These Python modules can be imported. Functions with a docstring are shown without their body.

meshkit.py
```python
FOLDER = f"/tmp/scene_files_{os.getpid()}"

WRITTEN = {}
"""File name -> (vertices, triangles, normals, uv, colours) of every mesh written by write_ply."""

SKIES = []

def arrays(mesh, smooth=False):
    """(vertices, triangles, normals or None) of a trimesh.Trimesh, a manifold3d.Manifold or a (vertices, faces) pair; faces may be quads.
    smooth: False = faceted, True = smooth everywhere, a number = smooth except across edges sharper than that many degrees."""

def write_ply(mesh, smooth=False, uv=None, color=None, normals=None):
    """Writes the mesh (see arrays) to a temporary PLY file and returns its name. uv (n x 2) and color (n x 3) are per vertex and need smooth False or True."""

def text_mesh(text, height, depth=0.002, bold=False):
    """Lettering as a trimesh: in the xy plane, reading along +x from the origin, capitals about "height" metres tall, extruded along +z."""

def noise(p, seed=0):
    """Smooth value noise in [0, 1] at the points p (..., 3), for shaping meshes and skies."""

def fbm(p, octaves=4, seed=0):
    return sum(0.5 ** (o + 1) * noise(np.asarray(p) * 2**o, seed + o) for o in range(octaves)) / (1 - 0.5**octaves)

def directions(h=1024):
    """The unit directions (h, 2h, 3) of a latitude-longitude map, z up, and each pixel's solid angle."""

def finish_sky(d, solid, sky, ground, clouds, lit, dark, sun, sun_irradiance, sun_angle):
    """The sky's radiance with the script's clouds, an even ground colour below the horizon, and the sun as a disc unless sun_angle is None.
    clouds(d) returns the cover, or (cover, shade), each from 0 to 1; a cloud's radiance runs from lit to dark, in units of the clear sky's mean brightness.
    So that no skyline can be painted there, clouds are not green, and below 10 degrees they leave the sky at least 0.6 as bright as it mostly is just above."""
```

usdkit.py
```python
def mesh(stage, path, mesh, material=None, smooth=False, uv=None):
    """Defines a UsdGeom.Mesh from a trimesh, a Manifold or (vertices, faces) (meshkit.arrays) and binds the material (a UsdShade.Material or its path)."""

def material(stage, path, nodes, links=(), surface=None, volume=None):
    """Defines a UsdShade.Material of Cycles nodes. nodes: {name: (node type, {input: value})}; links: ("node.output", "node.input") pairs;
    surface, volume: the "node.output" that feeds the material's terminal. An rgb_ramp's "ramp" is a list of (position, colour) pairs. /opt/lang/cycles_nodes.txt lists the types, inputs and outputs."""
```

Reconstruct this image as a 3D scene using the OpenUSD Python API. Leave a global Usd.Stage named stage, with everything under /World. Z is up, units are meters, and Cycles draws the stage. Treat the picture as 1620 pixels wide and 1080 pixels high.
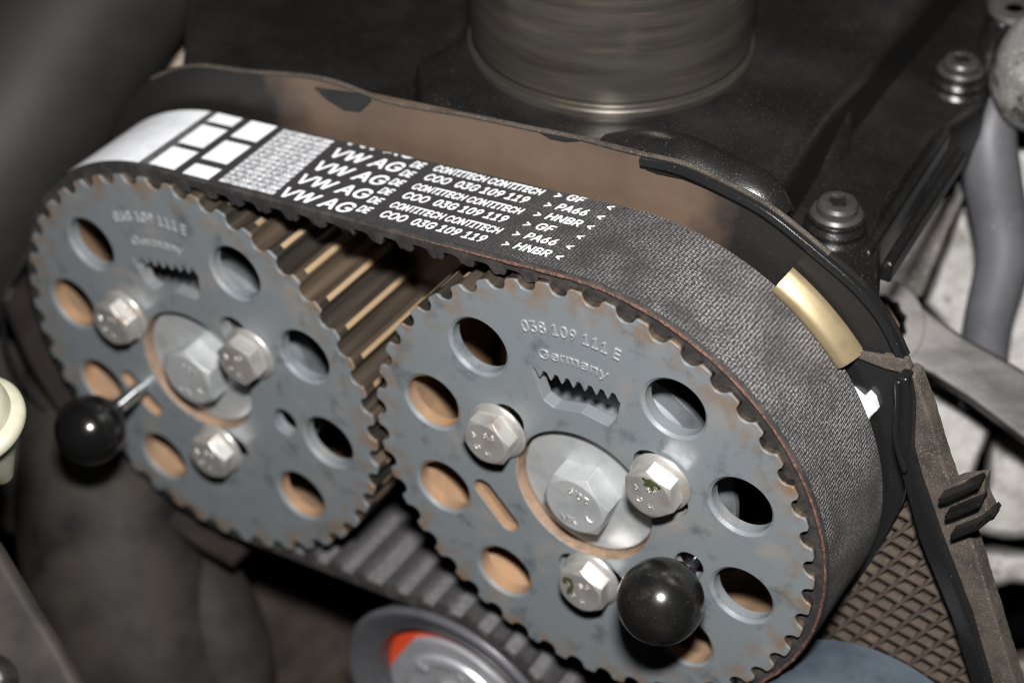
import math, random
import numpy as np, trimesh, manifold3d as m3, shapely
from shapely.geometry import Polygon, Point, LineString, box as sbox
from shapely import affinity
from shapely.ops import unary_union
from pxr import Usd, UsdGeom, UsdLux, Gf
import usdkit, meshkit

random.seed(7); rng = np.random.default_rng(7)
stage = Usd.Stage.CreateInMemory()
UsdGeom.Xform.Define(stage, '/World')
S = 0.001                                     # the script works in millimetres: x right, y into the engine (w = -y is towards the viewer), z up
# ------------------------------------------------------------------ camera, flash, fill
FPX, YAW, PIT = 2937.922, -0.56790, -0.68490
C = np.array([172.963, -305.413, 338.568])
D_ = np.array([math.sin(YAW)*math.cos(PIT), math.cos(YAW)*math.cos(PIT), math.sin(PIT)])
R_ = np.cross(D_, [0, 0, 1]); R_ /= np.linalg.norm(R_); U_ = np.cross(R_, D_)
cam = UsdGeom.Camera.Define(stage, '/World/camera')
cam.CreateHorizontalApertureAttr(22.3); cam.CreateFocalLengthAttr(FPX/1620*22.3)
cam.CreateFStopAttr(5.6)
cam.CreateFocusDistanceAttr(float((np.array([25, 0, 40])-C)@D_)*S)
cam.CreateClippingRangeAttr(Gf.Vec2f(0.01, 50))
cam.CreateExposureAttr(0.0)

def pose(prim, right, up, back, at):
    m = Gf.Matrix4d(*[float(x) for x in (*right, 0, *up, 0, *back, 0, *(np.array(at)*S), 1)])
    UsdGeom.Xformable(prim).AddTransformOp().Set(m)
pose(cam, R_, U_, -D_, C)

def area_lamp(name, at, target, w, h, power, color):
    l = UsdLux.RectLight.Define(stage, '/World/'+name)
    z = np.array(at, float)-np.array(target, float); z /= np.linalg.norm(z)
    x = np.cross(U_, z); x /= np.linalg.norm(x); y = np.cross(z, x)
    pose(l, x, y, z, at)
    l.CreateWidthAttr(w*S); l.CreateHeightAttr(h*S); l.CreateIntensityAttr(power); l.CreateColorAttr(Gf.Vec3f(*color))
    l.CreateNormalizeAttr(True)
    return l
area_lamp('camera_flash', C+U_*92+R_*6-D_*25, [-10, 0, 20], 46, 26, 2.4, (1, .98, .965))
area_lamp('workshop_lamp', [250, -500, 1500], [0, 0, 0], 900, 500, .14, (1, .96, .9))
# ------------------------------------------------------------------ helpers
def on_plane(pts, n, o):
    """points of the planes through o with normal n, seen in the photograph's frame of 1620 x 1080"""
    n = np.array(n, float); pts = np.atleast_2d(np.array(pts, float))
    v = ((pts[:, :1]-810)/FPX)*R_-((pts[:, 1:]-540)/FPX)*U_+D_
    return C+v*(((np.array(o, float)-C)@n)/(v@n))[:, None]
def P(px, py, w):
    return on_plane([(px, py)], [0, 1, 0], [0, -w, 0])[0]
def PX(pts, w):
    return on_plane(pts, [0, 1, 0], [0, -w, 0])[:, [0, 2]]

used = {}
def numbered(parent, name):
    k = used.get((parent, name), 0); used[(parent, name)] = k+1
    return f'{parent}/{name}' + (f'_{k:03d}' if k else '')
BASE = {}
def keys(prim, label=None, cat=None, group=None, kind=None):
    for k, v in (('label', label), ('category', cat), ('group', group), ('kind', kind)):
        if v: prim.SetCustomDataByKey(k, v)
def thing(name, label, cat, base=(0, 0, 0), group=None, kind=None, rot=None):
    path = numbered('/World', name)
    x = UsdGeom.Xform.Define(stage, path); x.AddTranslateOp().Set(Gf.Vec3d(*[float(b)*S for b in base]))
    if rot is not None: x.AddRotateYOp().Set(float(rot))
    BASE[path] = np.array(base, float) if rot is None else np.zeros(3)
    keys(x.GetPrim(), label, cat, group, kind)
    return path
def tri(mesh):
    if hasattr(mesh, 'to_mesh'):
        m = mesh.to_mesh(); return np.array(m.vert_properties[:, :3], float), np.array(m.tri_verts, int)
    if isinstance(mesh, (tuple, list)):
        v, f = np.asarray(mesh[0], float), np.asarray(mesh[1], int)
        if f.shape[1] == 4: f = np.vstack([f[:, [0, 1, 2]], f[:, [0, 2, 3]]])
        return v, f
    return np.array(mesh.vertices, float), np.array(mesh.faces, int)
def part(parent, name, mesh, mat, smooth=30, label=None, uv=None, kind=None):
    v, f = tri(mesh)
    b = np.zeros(3)
    for k, x in BASE.items():
        if parent == k or parent.startswith(k+'/'): b = x
    path = numbered(parent, name)
    m = usdkit.mesh(stage, path, trimesh.Trimesh((v-b)*S, f, process=False), mat, smooth=smooth, uv=uv)
    keys(m.GetPrim(), label, None, None, kind)
    return path
def solo(name, mesh, mat, label, cat, smooth=30, group=None, kind=None):
    path = part('/World', name, mesh, mat, smooth, None)
    keys(stage.GetPrimAtPath(path), label, cat, group, kind)
    return path
def cat_(*ms):
    vs, fs, n = [], [], 0
    for m in ms:
        v, f = tri(m); vs.append(v); fs.append(f+n); n += len(v)
    return np.vstack(vs), np.vstack(fs)
def facing(poly, w0, w1):
    """a polygon in (x, z) extruded between the depths w0 < w1 (y = -w)"""
    gs = [g for g in getattr(poly, 'geoms', [poly]) if g.area > 1e-6]
    out = []
    for g in gs:
        m = trimesh.creation.extrude_polygon(g, w1-w0, engine='earcut')
        v = np.array(m.vertices); out.append((np.stack([v[:, 0], -(v[:, 2]+w0), v[:, 1]], 1), np.array(m.faces)))
    return cat_(*out)
def man(mesh):
    v, f = tri(mesh)
    t = trimesh.Trimesh(v, f, process=False); t.merge_vertices(digits_vertex=5)
    return m3.Manifold(m3.Mesh(np.array(t.vertices, np.float32), np.array(t.faces, np.uint32)))
def spin(profile, at, axis=(0, -1, 0), n=64):
    """profile of (radius, height) revolved about the axis that starts at 'at'"""
    m = trimesh.creation.revolve(np.array(profile, float), sections=n)
    return frame(m, at, axis)
def basis(axis, hint=(0, 0, 1)):
    z = np.array(axis, float); z /= np.linalg.norm(z)
    h = np.array(hint, float)
    if abs(h@z) > .95: h = np.array([1., 0, 0])
    x = np.cross(h, z); x /= np.linalg.norm(x); return x, np.cross(z, x), z
def frame(m, at, axis=(0, -1, 0), hint=(0, 0, 1)):
    v, f = tri(m); x, y, z = basis(axis, hint)
    return v[:, :1]*x+v[:, 1:2]*y+v[:, 2:]*z+np.array(at, float), f
def smooth_path(pts, n=12):
    pts = np.array(pts, float); k = len(pts)
    if k < 3: return pts
    t = np.r_[0, np.cumsum(np.linalg.norm(np.diff(pts[:, :3], axis=0), axis=1)+1e-9)]
    from scipy.interpolate import CubicSpline
    return CubicSpline(t, pts, axis=0, bc_type='natural')(np.linspace(0, t[-1], (k-1)*n+1))
def tube(pts, r, n=24, per=12, flat=1.0, close=True):
    """a tube along points; r one radius or one per point"""
    pts = np.array(pts, float); rr = np.broadcast_to(np.array(r, float), (len(pts),))
    q = smooth_path(np.c_[pts, rr], per); p, rad = q[:, :3], q[:, 3]
    T = np.gradient(p, axis=0); T /= np.linalg.norm(T, axis=1)[:, None]
    x = basis(T[0])[0]; rings = []
    for k in range(len(p)):
        x = x-(x@T[k])*T[k]; x /= np.linalg.norm(x); y = np.cross(T[k], x)
        a = np.arange(n)/n*2*np.pi
        rings.append(p[k]+rad[k]*(np.cos(a)[:, None]*x+flat*np.sin(a)[:, None]*y))
    v = np.vstack(rings); f = []
    for k in range(len(p)-1):
        for j in range(n):
            a, b = k*n+j, k*n+(j+1) % n
            f += [(a, b, b+n), (a, b+n, a+n)]
    if close:
        v = np.vstack([v, p[0], p[-1]]); m = len(v)
        f += [(m-2, (j+1) % n, j) for j in range(n)]+[(m-1, (len(p)-1)*n+j, (len(p)-1)*n+(j+1) % n) for j in range(n)]
    return v, np.array(f)
def ball(at, r, sub=4, sx=(1, 1, 1)):
    m = trimesh.creation.icosphere(sub, 1.0)
    return np.array(m.vertices)*r*np.array(sx)+np.array(at), np.array(m.faces)
def rough_up(mesh, amp, scale, seed=0, edge=2.5):
    """subdivided and displaced by noise, for castings and worn plastic"""
    v, f = tri(mesh); t = trimesh.Trimesh(v, f, process=False); t.merge_vertices(digits_vertex=4)
    v, f = trimesh.remesh.subdivide_to_size(t.vertices, t.faces, edge, max_iter=12)
    t = trimesh.Trimesh(v, f, process=False); t.merge_vertices(digits_vertex=4)
    n = t.vertex_normals; d = (meshkit.fbm(np.array(t.vertices)/scale+100, 3, seed)-.5)*2*amp
    return np.array(t.vertices)+n*d[:, None], np.array(t.faces)
def rounded(poly, bottom, top, r, plane, steps=4):
    """block over a polygon whose upper edge is rounded with radius r; plane: (origin, x, y, z)"""
    from scipy.spatial import Delaunay
    o, X, Y, Z = [np.array(a, float) for a in plane]
    step = max(.35, min(1.5, r/3))
    poly = poly.buffer(-r*.4, join_style=1).buffer(r*.4, join_style=1)
    if poly.geom_type != 'Polygon': poly = max(poly.geoms, key=lambda g: g.area)
    poly = shapely.geometry.polygon.orient(poly, 1)
    def ring(g):
        n = max(12, int(g.length/step)); return np.array([g.exterior.interpolate(t, normalized=True).coords[0] for t in np.arange(n)/n])
    rim = ring(poly); P2 = [rim]
    for k in range(1, steps+1):
        g = poly.buffer(-r*(1-math.cos(k/steps*math.pi/2)))
        P2 += [ring(q) for q in getattr(g, 'geoms', [g]) if not q.is_empty and q.length > 3*step]
    x0, y0, x1, y1 = poly.bounds; gs = max(3., (x1-x0+y1-y0)/60)
    gx, gy = np.meshgrid(np.arange(x0, x1, gs), np.arange(y0, y1, gs)); gp = np.c_[gx.ravel(), gy.ravel()]
    gp = gp[shapely.contains_xy(poly.buffer(-r*1.15), gp[:, 0], gp[:, 1])]; P2 = np.vstack(P2+[gp])
    T = Delaunay(P2).simplices; c = P2[T].mean(1); T = T[shapely.contains_xy(poly, c[:, 0], c[:, 1])]
    ar = np.cross(P2[T[:, 1]]-P2[T[:, 0]], P2[T[:, 2]]-P2[T[:, 0]]); T[ar < 0] = T[ar < 0][:, ::-1]; T = T[np.abs(ar) > 1e-9]
    d = shapely.distance(shapely.points(P2), poly.exterior); e = np.clip(r-d, 0, r)
    h = top-r+np.sqrt(np.maximum(r*r-e*e, 0)); n = len(rim); h[:n] = top-r
    V = np.vstack([np.c_[P2, h], np.c_[rim, np.full(n, bottom)]]); q = len(P2); i = np.arange(n); j = (i+1) % n
    F = np.vstack([T, np.c_[q+i, q+j, j], np.c_[q+i, j, i]])
    return o+V[:, :1]*X+V[:, 1:2]*Y+V[:, 2:]*Z, F
def slab(pts, n, o, thick, r=0.0, buf=0.0, amp=0, scale=10, seed=0, edge=3):
    """the outline pts (photo frame) on the plane (n, o), as a solid that goes 'thick' behind the plane, its front edge rounded by r"""
    x, y, z = basis(n); o = np.array(o, float)
    if z@D_ > 0: x, y, z = basis(-np.array(n, float))
    q = on_plane(pts, n, o)-o
    poly = Polygon(np.c_[q@x, q@y]).buffer(0)
    if tuple(n) == (0, 0, 1): poly = poly.intersection(sbox(-900, -900, -43, 900))     # nothing of the cover comes forward of the belt cover
    if buf: poly = poly.buffer(-buf).buffer(buf)
    if poly.geom_type != 'Polygon': poly = max(poly.geoms, key=lambda g: g.area)
    poly = shapely.geometry.polygon.orient(poly, 1)
    if r: m = rounded(poly, -thick, 0, r, (o, x, y, z))
    else:
        t = trimesh.creation.extrude_polygon(poly, thick, engine='earcut'); v = np.array(t.vertices)
        m = (o+v[:, :1]*x+v[:, 1:2]*y+(v[:, 2:]-thick)*z, np.array(t.faces))
    return rough_up(m, amp, scale, seed, edge) if amp else m
# ------------------------------------------------------------------ materials
def mat(name, base, rough=.5, metal=0., spec=.5, second=None, s2=60, lo=.45, hi=.65, dust=None, sd=150, dlo=.5, dhi=.7, specks=None, ss=2500, slo=.68, shi=.74,
        bump=0., sb=900, bevel=0., stretch=None, coat=0., upward=None, ani=0., drough=None, xramp=None, rust=None):
    N = {'g': ('geometry', {}), 'p': ('principled_bsdf', dict(base_color=base, roughness=rough, metallic=metal, specular_ior_level=spec, coat_weight=coat))}
    L = []; pos = 'g.position'
    if stretch is not None:
        N['m'] = ('mapping', {'scale': stretch}); L.append(('g.position', 'm.vector')); pos = 'm.vector'
    col = None
    def layer(tag, color, scale, a, b, detail, src):
        nonlocal col
        N['n'+tag] = ('noise_texture', {'scale': scale, 'detail': detail, 'roughness': .62}); L.append((src, 'n'+tag+'.vector'))
        N['r'+tag] = ('map_range', {'from_min': a, 'from_max': b, 'clamp': True}); L.append(('n'+tag+'.fac', 'r'+tag+'.value'))
        N['x'+tag] = ('mix_color', {'a': base, 'b': color}); L.append(('r'+tag+'.result', 'x'+tag+'.fac'))
        if col: L.append((col, 'x'+tag+'.a'))
        col = 'x'+tag+'.result'
    if second is not None: layer('s', second, s2, lo, hi, 5., pos)
    if dust is not None:
        layer('d', dust, sd, dlo, dhi, 6., pos)
        N['rr'] = ('map_range', {'from_min': 0., 'from_max': 1., 'to_min': rough, 'to_max': drough or min(1, rough+.35)}); L += [('rd.result', 'rr.value'), ('rr.result', 'p.roughness')]
        if upward:
            N['sx'] = ('separate_xyz', {}); N['um'] = ('map_range', {'from_min': upward[0], 'from_max': upward[1], 'clamp': True}); N['ux'] = ('math', {'math_type': 'multiply'})
            L += [('g.normal', 'sx.vector'), ('sx.z', 'um.value'), ('um.result', 'ux.value1'), ('rd.result', 'ux.value2')]
            L[:] = [(('ux.value' if a == 'rd.result' and b in ('xd.fac', 'rr.value') else a), b) for a, b in L]
    if xramp:
        N['xq'] = ('separate_xyz', {}); N['xr'] = ('map_range', {'from_min': xramp[0], 'from_max': xramp[1], 'clamp': True}); N['xn'] = ('noise_texture', {'scale': 60., 'detail': 4.}); N['xa'] = ('math', {'math_type': 'multiply_add', 'value2': .03, 'value3': -.015}); N['xb'] = ('math', {'math_type': 'add'})
        N['xc'] = ('math', {'math_type': 'subtract', 'value2': xramp[3]}); N['xe'] = ('math', {'math_type': 'absolute'}); N['xx'] = ('mix_color', {'a': base, 'b': xramp[2]}); L += [('g.position', 'xq.vector'), ('g.position', 'xn.vector'), ('xn.fac', 'xa.value1'), ('xq.x', 'xc.value1'), ('xc.value', 'xe.value1'), ('xe.value', 'xb.value1'), ('xa.value', 'xb.value2'), ('xb.value', 'xr.value'), ('xr.result', 'xx.fac')]
        if col: L.append((col, 'xx.a'))
        col = 'xx.result'
    if rust:      # rust along the toothed rims, by the distance from each sprocket's axis
        N |= {'ra': ('vector_math', {'math_type': 'multiply', 'vector2': (1, 0, 1)}), 'rb': ('vector_math', {'math_type': 'distance', 'vector2': (0, 0, 0)}), 'rc': ('vector_math', {'math_type': 'distance', 'vector2': (-.133024, 0, -.017541)}),
              'rd_': ('math', {'math_type': 'minimum'}), 're': ('map_range', {'from_min': rust[1], 'from_max': rust[2], 'clamp': True}), 'rn': ('noise_texture', {'scale': 170., 'detail': 5.}), 'rm': ('map_range', {'from_min': .44, 'from_max': .62, 'clamp': True}), 'rf': ('math', {'math_type': 'multiply'}), 'rx': ('mix_color', {'b': rust[0]})}
        L += [('g.position', 'ra.vector1'), ('ra.vector', 'rb.vector1'), ('ra.vector', 'rc.vector1'), ('rb.value', 'rd_.value1'), ('rc.value', 'rd_.value2'), ('rd_.value', 're.value'), ('g.position', 'rn.vector'), ('rn.fac', 'rm.value'), ('rm.result', 'rf.value1'), ('re.result', 'rf.value2'), ('rf.value', 'rx.fac'), (col, 'rx.a')]
        col = 'rx.result'
    if specks is not None: layer('k', specks, ss, slo, shi, 1., 'g.position')
    if col: L.append((col, 'p.base_color'))
    nrm = None
    if bevel: N['bv'] = ('bevel', {'radius': bevel*S, 'samples': 4}); nrm = 'bv.bevel'
    if bump:
        N['nb'] = ('noise_texture', {'scale': sb, 'detail': 4., 'roughness': .6}); N['b'] = ('bump', {'distance': bump*S, 'strength': 1.})
        L += [(pos, 'nb.vector'), ('nb.fac', 'b.height')]
        if nrm: L.append((nrm, 'b.normal'))
        nrm = 'b.normal'
    if nrm: L.append((nrm, 'p.normal'))
    return usdkit.material(stage, '/World/Looks/'+name, N, L, surface='p.BSDF')
BROWN = (.215, .140, .088)
M = {}
M['plate'] = mat('blue_grey_steel', (.185, .207, .221), .42, .25, .5, second=(.085, .10, .11), s2=95, lo=.555, hi=.72, dust=(.235, .215, .19), sd=60, dlo=.54, dhi=.75, specks=(.29, .30, .30), ss=2800, slo=.62, shi=.76, bump=.02, sb=2200, bevel=.35, rust=((.205, .145, .098), .0555, .064))
M['plate_text'] = mat('raised_blue_grey_steel', (.33, .345, .35), .36, .35, .5, bevel=.1)
M['rim'] = mat('dark_tooth_steel', (.085, .077, .069), .30, .75, .5, second=(.045, .040, .036), s2=170, lo=.42, hi=.62, dust=(.20, .145, .095), sd=140, dlo=.42, dhi=.7, stretch=(1, .04, 1), bump=.01, sb=500, bevel=.35)
M['land'] = mat('tan_dust_on_teeth', (.33, .23, .135), .65, .15, .3, second=(.15, .115, .085), s2=90, lo=.5, hi=.66, stretch=(1, .12, 1), bump=.015, sb=900)
M['rim_inner'] = mat('brown_dust', BROWN, .85, 0, .2, second=(.30, .18, .10), s2=60, bump=.02, sb=1500)
M['hub'] = mat('grey_hub_steel', (.2, .22, .235), .4, .4, second=(.12, .13, .14), s2=90, bump=.01, bevel=.4)
M['hubbrown'] = mat('rusty_hub_edge', (.27, .18, .12), .75, .1, second=(.16, .115, .08), s2=200, bump=.03)
M['disc'] = mat('satin_steel_disc', (.45, .462, .468), .38, .45, second=(.36, .372, .378), s2=120, specks=(.6, .6, .6), bump=.012, sb=1500, bevel=.4)
M['bolt'] = mat('zinc_plated_steel', (.60, .585, .555), .36, .72, second=(.45, .43, .40), s2=180, lo=.45, hi=.7, dust=(.34, .26, .2), sd=190, dlo=.58, dhi=.72, bump=.02, sb=1200, bevel=.5)
M['ball'] = mat('black_bakelite', (.006, .006, .006), .21, 0, .45, second=(.011, .010, .009), s2=160, dust=(.045, .04, .034), sd=90, dlo=.58, dhi=.85, drough=.42, specks=(.1, .09, .08), ss=2200, slo=.70, shi=.80, bump=.015, sb=2500)
M['ballclean'] = mat('clean_black_bakelite', (.005, .005, .005), .17, 0, .5)
M['pin'] = mat('bright_pin_steel', (.75, .75, .75), .2, 1.)
M['rubber'] = mat('black_belt_rubber', (.022, .021, .021), .62, 0, .4, second=(.045, .04, .037), s2=300, bump=.05, sb=1500)
M['beltteeth'] = mat('grey_tooth_fabric', (.06, .06, .062), .75, 0, .3, second=(.1, .1, .1), s2=700, bump=.03, sb=3000)
M['cord'] = mat('reddish_frayed_cord', (.125, .06, .042), .8, 0, .3, second=(.04, .026, .022), s2=1200, lo=.42, hi=.58, bump=.15, sb=2500)
M['print'] = mat('white_print', (.84, .86, .885), .55, 0, .4, second=(.74, .76, .79), s2=140, specks=(.25, .25, .25), ss=2600, slo=.60, shi=.74)
M['brownplate'] = mat('dusty_black_cover', (.105, .071, .050), .5, 0, .5, second=(.075, .051, .038), s2=25, specks=(.18, .135, .10), ss=2500, slo=.7, shi=.8, bump=.01, xramp=(.058, .074, (.0105, .0095, .009), -.055))
M['black'] = mat('black_plastic', (.0075, .0072, .0072), .25, 0, .5, dust=(.022, .020, .018), sd=28, dlo=.42, dhi=.8, drough=.45, specks=(.075, .066, .056), ss=2000, slo=.64, shi=.80, bump=.07, sb=1600, bevel=.8, upward=(.1, .9))
M['blackgloss'] = mat('glossy_black_plastic', (.01, .01, .0105), .22, 0, .5, specks=(.1, .085, .07), ss=1700, slo=.72, shi=.78, bump=.02, sb=900, bevel=.6)
M['dustyplastic'] = mat('brown_dusty_plastic', (.064, .053, .044), .8, 0, .3, second=(.035, .029, .025), s2=120, specks=(.21, .175, .13), ss=2300, slo=.6, shi=.75, bump=.08, sb=1300, bevel=.5)
M['waffle'] = mat('brown_waffle_plastic', (.058, .044, .035), .7, 0, .3, second=(.042, .032, .026), s2=150, dust=(.082, .063, .047), sd=300, bump=.03, sb=900, bevel=.4)
M['darkmetal'] = mat('dark_turned_metal', (.135, .124, .11), .28, .75, second=(.085, .077, .066), s2=16, lo=.4, hi=.62, stretch=(1, 1, 14), bump=.004, sb=90, dust=(.12, .095, .065), sd=40, dlo=.55, dhi=.75, bevel=.8)
M['brass'] = mat('pale_gold_plate', (.37, .295, .175), .34, .7, second=(.31, .245, .14), s2=150, bump=.01, bevel=.4)
M['whiteplastic'] = mat('white_plastic', (.62, .64, .66), .5, 0, .4)
M['cream'] = mat('cream_plastic', (.42, .415, .32), .42, 0, .5, second=(.33, .31, .215), s2=40)
M['hose'] = mat('grey_rubber_hose', (.085, .085, .092), .5, 0, .4, second=(.065, .065, .07), s2=60, specks=(.2, .19, .18), ss=900, slo=.72, shi=.78, bump=.02)
M['alu'] = mat('cast_aluminium', (.23, .222, .212), .46, .45, second=(.16, .152, .14), s2=60, dust=(.06, .052, .04), sd=90, dlo=.6, dhi=.72, bump=.35, sb=1100)
M['dullalu'] = mat('grimy_cast_aluminium', (.10, .09, .08), .55, .3, second=(.035, .031, .026), s2=70, lo=.4, hi=.62, specks=(.3, .28, .25), ss=1100, slo=.66, shi=.76, bump=.3, sb=700)
M['chrome'] = mat('worn_chrome', (.105, .10, .096), .38, .75, second=(.055, .052, .049), s2=300, lo=.38, hi=.66, stretch=(.10, .4, 1), dust=(.06, .053, .046), sd=60, dlo=.5, dhi=.8, bump=.03, sb=900, bevel=.6)
M['pipe'] = mat('dull_grey_pipe', (.020, .0188, .0165), .6, 0, .25, second=(.012, .011, .0098), s2=22, bump=.05, sb=200)
M['darkpipe'] = mat('dark_brown_pipe', (.028, .024, .0205), .7, 0, .2, second=(.006, .0054, .005), s2=20, lo=.42, hi=.6, bump=.05, sb=200)
M['void'] = mat('sooty_black', (.006, .0055, .005), .8, 0, .2)
M['pulley'] = mat('grey_pulley_steel', (.17, .17, .185), .32, .6, second=(.13, .13, .14), s2=60, bevel=.5)
M['cap'] = mat('satin_aluminium', (.52, .53, .55), .4, .6, second=(.42, .43, .45), s2=120, bevel=.5)
M['red'] = mat('orange_red_plastic', (.55, .06, .02), .45)
M['bluegrey'] = mat('dark_blue_grey_roller', (.052, .066, .082), .5, 0, .4, second=(.032, .042, .054), s2=70, bump=.02)
M['torx'] = mat('dark_phosphated_steel', (.055, .052, .05), .4, .35, second=(.04, .037, .034), s2=200, bevel=.3)
M['beige'] = mat('beige_casting', (.55, .47, .38), .7, 0, .3, second=(.4, .32, .24), s2=150)

M['darkcover'] = mat('dark_cover_plastic', (.016, .0135, .012), .45, 0, .4, second=(.026, .021, .018), s2=60, bump=.03, bevel=.5)
M['alu2'] = mat('stained_casting', (.20, .195, .185), .45, .3, second=(.045, .036, .02), s2=75, lo=.52, hi=.6, specks=(.45, .44, .42), ss=1300, slo=.62, shi=.7, bump=.2, sb=900)
M['shield'] = mat('dark_brown_sheet', (.046, .036, .030), .6, 0, .3, second=(.028, .022, .019), s2=40, bump=.03)
def weave(name):
    N = {'t': ('uvmap', {'attribute': 'st'}), 'sx': ('separate_xyz', {}), 'm': ('mapping', {'scale': (1/.95, 1/.70, 1)}), 'v': ('voronoi_texture', {'dimensions': '2D', 'scale': 1., 'randomness': .3}),
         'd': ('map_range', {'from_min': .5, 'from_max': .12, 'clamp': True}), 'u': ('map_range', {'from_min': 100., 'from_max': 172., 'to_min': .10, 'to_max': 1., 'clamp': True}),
         'g': ('geometry', {}), 'n': ('noise_texture', {'scale': 90., 'detail': 5.}), 'nr': ('map_range', {'from_min': .32, 'from_max': .62, 'to_min': .30, 'to_max': 1.12, 'clamp': True}),
         'n2': ('noise_texture', {'scale': 1500., 'detail': 2.}), 'n2r': ('map_range', {'from_min': .35, 'from_max': .62, 'to_min': .3, 'to_max': 1.2, 'clamp': True}),
         'a': ('math', {'math_type': 'multiply'}), 'b': ('math', {'math_type': 'multiply'}), 'c': ('math', {'math_type': 'multiply'}),
         'x': ('mix_color', {'a': (.022, .021, .022), 'b': (.28, .27, .265)}), 'bp': ('bump', {'distance': .05*S, 'strength': 1.}),
         'p': ('principled_bsdf', {'roughness': .75, 'specular_ior_level': .3})}
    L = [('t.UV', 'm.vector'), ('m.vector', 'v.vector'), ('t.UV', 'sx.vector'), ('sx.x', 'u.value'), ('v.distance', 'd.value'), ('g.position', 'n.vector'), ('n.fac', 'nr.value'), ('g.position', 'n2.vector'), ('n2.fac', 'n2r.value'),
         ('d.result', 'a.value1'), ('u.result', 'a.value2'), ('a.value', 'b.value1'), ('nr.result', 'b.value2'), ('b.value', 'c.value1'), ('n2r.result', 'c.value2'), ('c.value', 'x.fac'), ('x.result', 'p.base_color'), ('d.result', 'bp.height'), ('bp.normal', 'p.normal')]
    return usdkit.material(stage, '/World/Looks/'+name, N, L, surface='p.BSDF')
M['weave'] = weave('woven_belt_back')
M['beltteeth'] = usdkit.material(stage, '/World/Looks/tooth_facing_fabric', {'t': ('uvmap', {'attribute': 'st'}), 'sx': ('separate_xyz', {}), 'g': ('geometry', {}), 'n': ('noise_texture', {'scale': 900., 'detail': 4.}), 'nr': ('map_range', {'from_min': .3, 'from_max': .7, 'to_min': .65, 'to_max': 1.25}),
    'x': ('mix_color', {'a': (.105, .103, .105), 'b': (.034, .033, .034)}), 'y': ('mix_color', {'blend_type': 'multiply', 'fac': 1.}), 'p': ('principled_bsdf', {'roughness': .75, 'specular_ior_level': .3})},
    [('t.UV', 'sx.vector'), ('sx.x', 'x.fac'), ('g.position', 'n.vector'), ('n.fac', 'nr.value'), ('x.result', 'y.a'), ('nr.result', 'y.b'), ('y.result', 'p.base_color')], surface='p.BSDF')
# ------------------------------------------------------------------ the drive's geometry
NT, PITCH = 44, 9.525
RP = NT*PITCH/(2*math.pi); RO = RP-.69; GD = 3.05
LC = np.array([-133.024, -17.541])
PH_R, PH_L = .9474, .7384
RACK_R, RACK_L = 95.7, 102.0
W0, W1 = -34.3, -1.7                          # belt's back and front edge
AL = math.radians(7.5117); TV = np.array([math.cos(AL), math.sin(AL)]); NV = np.array([-math.sin(AL), math.cos(AL)])
def pol(r, deg, c=(0, 0)):
    a = np.radians(deg); return np.stack([c[0]+r*np.cos(a), c[1]+r*np.sin(a)], -1)

# ------------------------------------------------------------------ setting: what lies behind and below
solo('engine_bay_wall', facing(sbox(-700, -500, 600, 500), -330, -320), M['void'], 'dark engine bay behind everything', 'wall', False, kind='structure')
solo('engine_bay_floor', facing(sbox(-700, -420, 600, -400), -320, 250), M['void'], 'dark bottom of the engine bay', 'floor', False, kind='structure')

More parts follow.
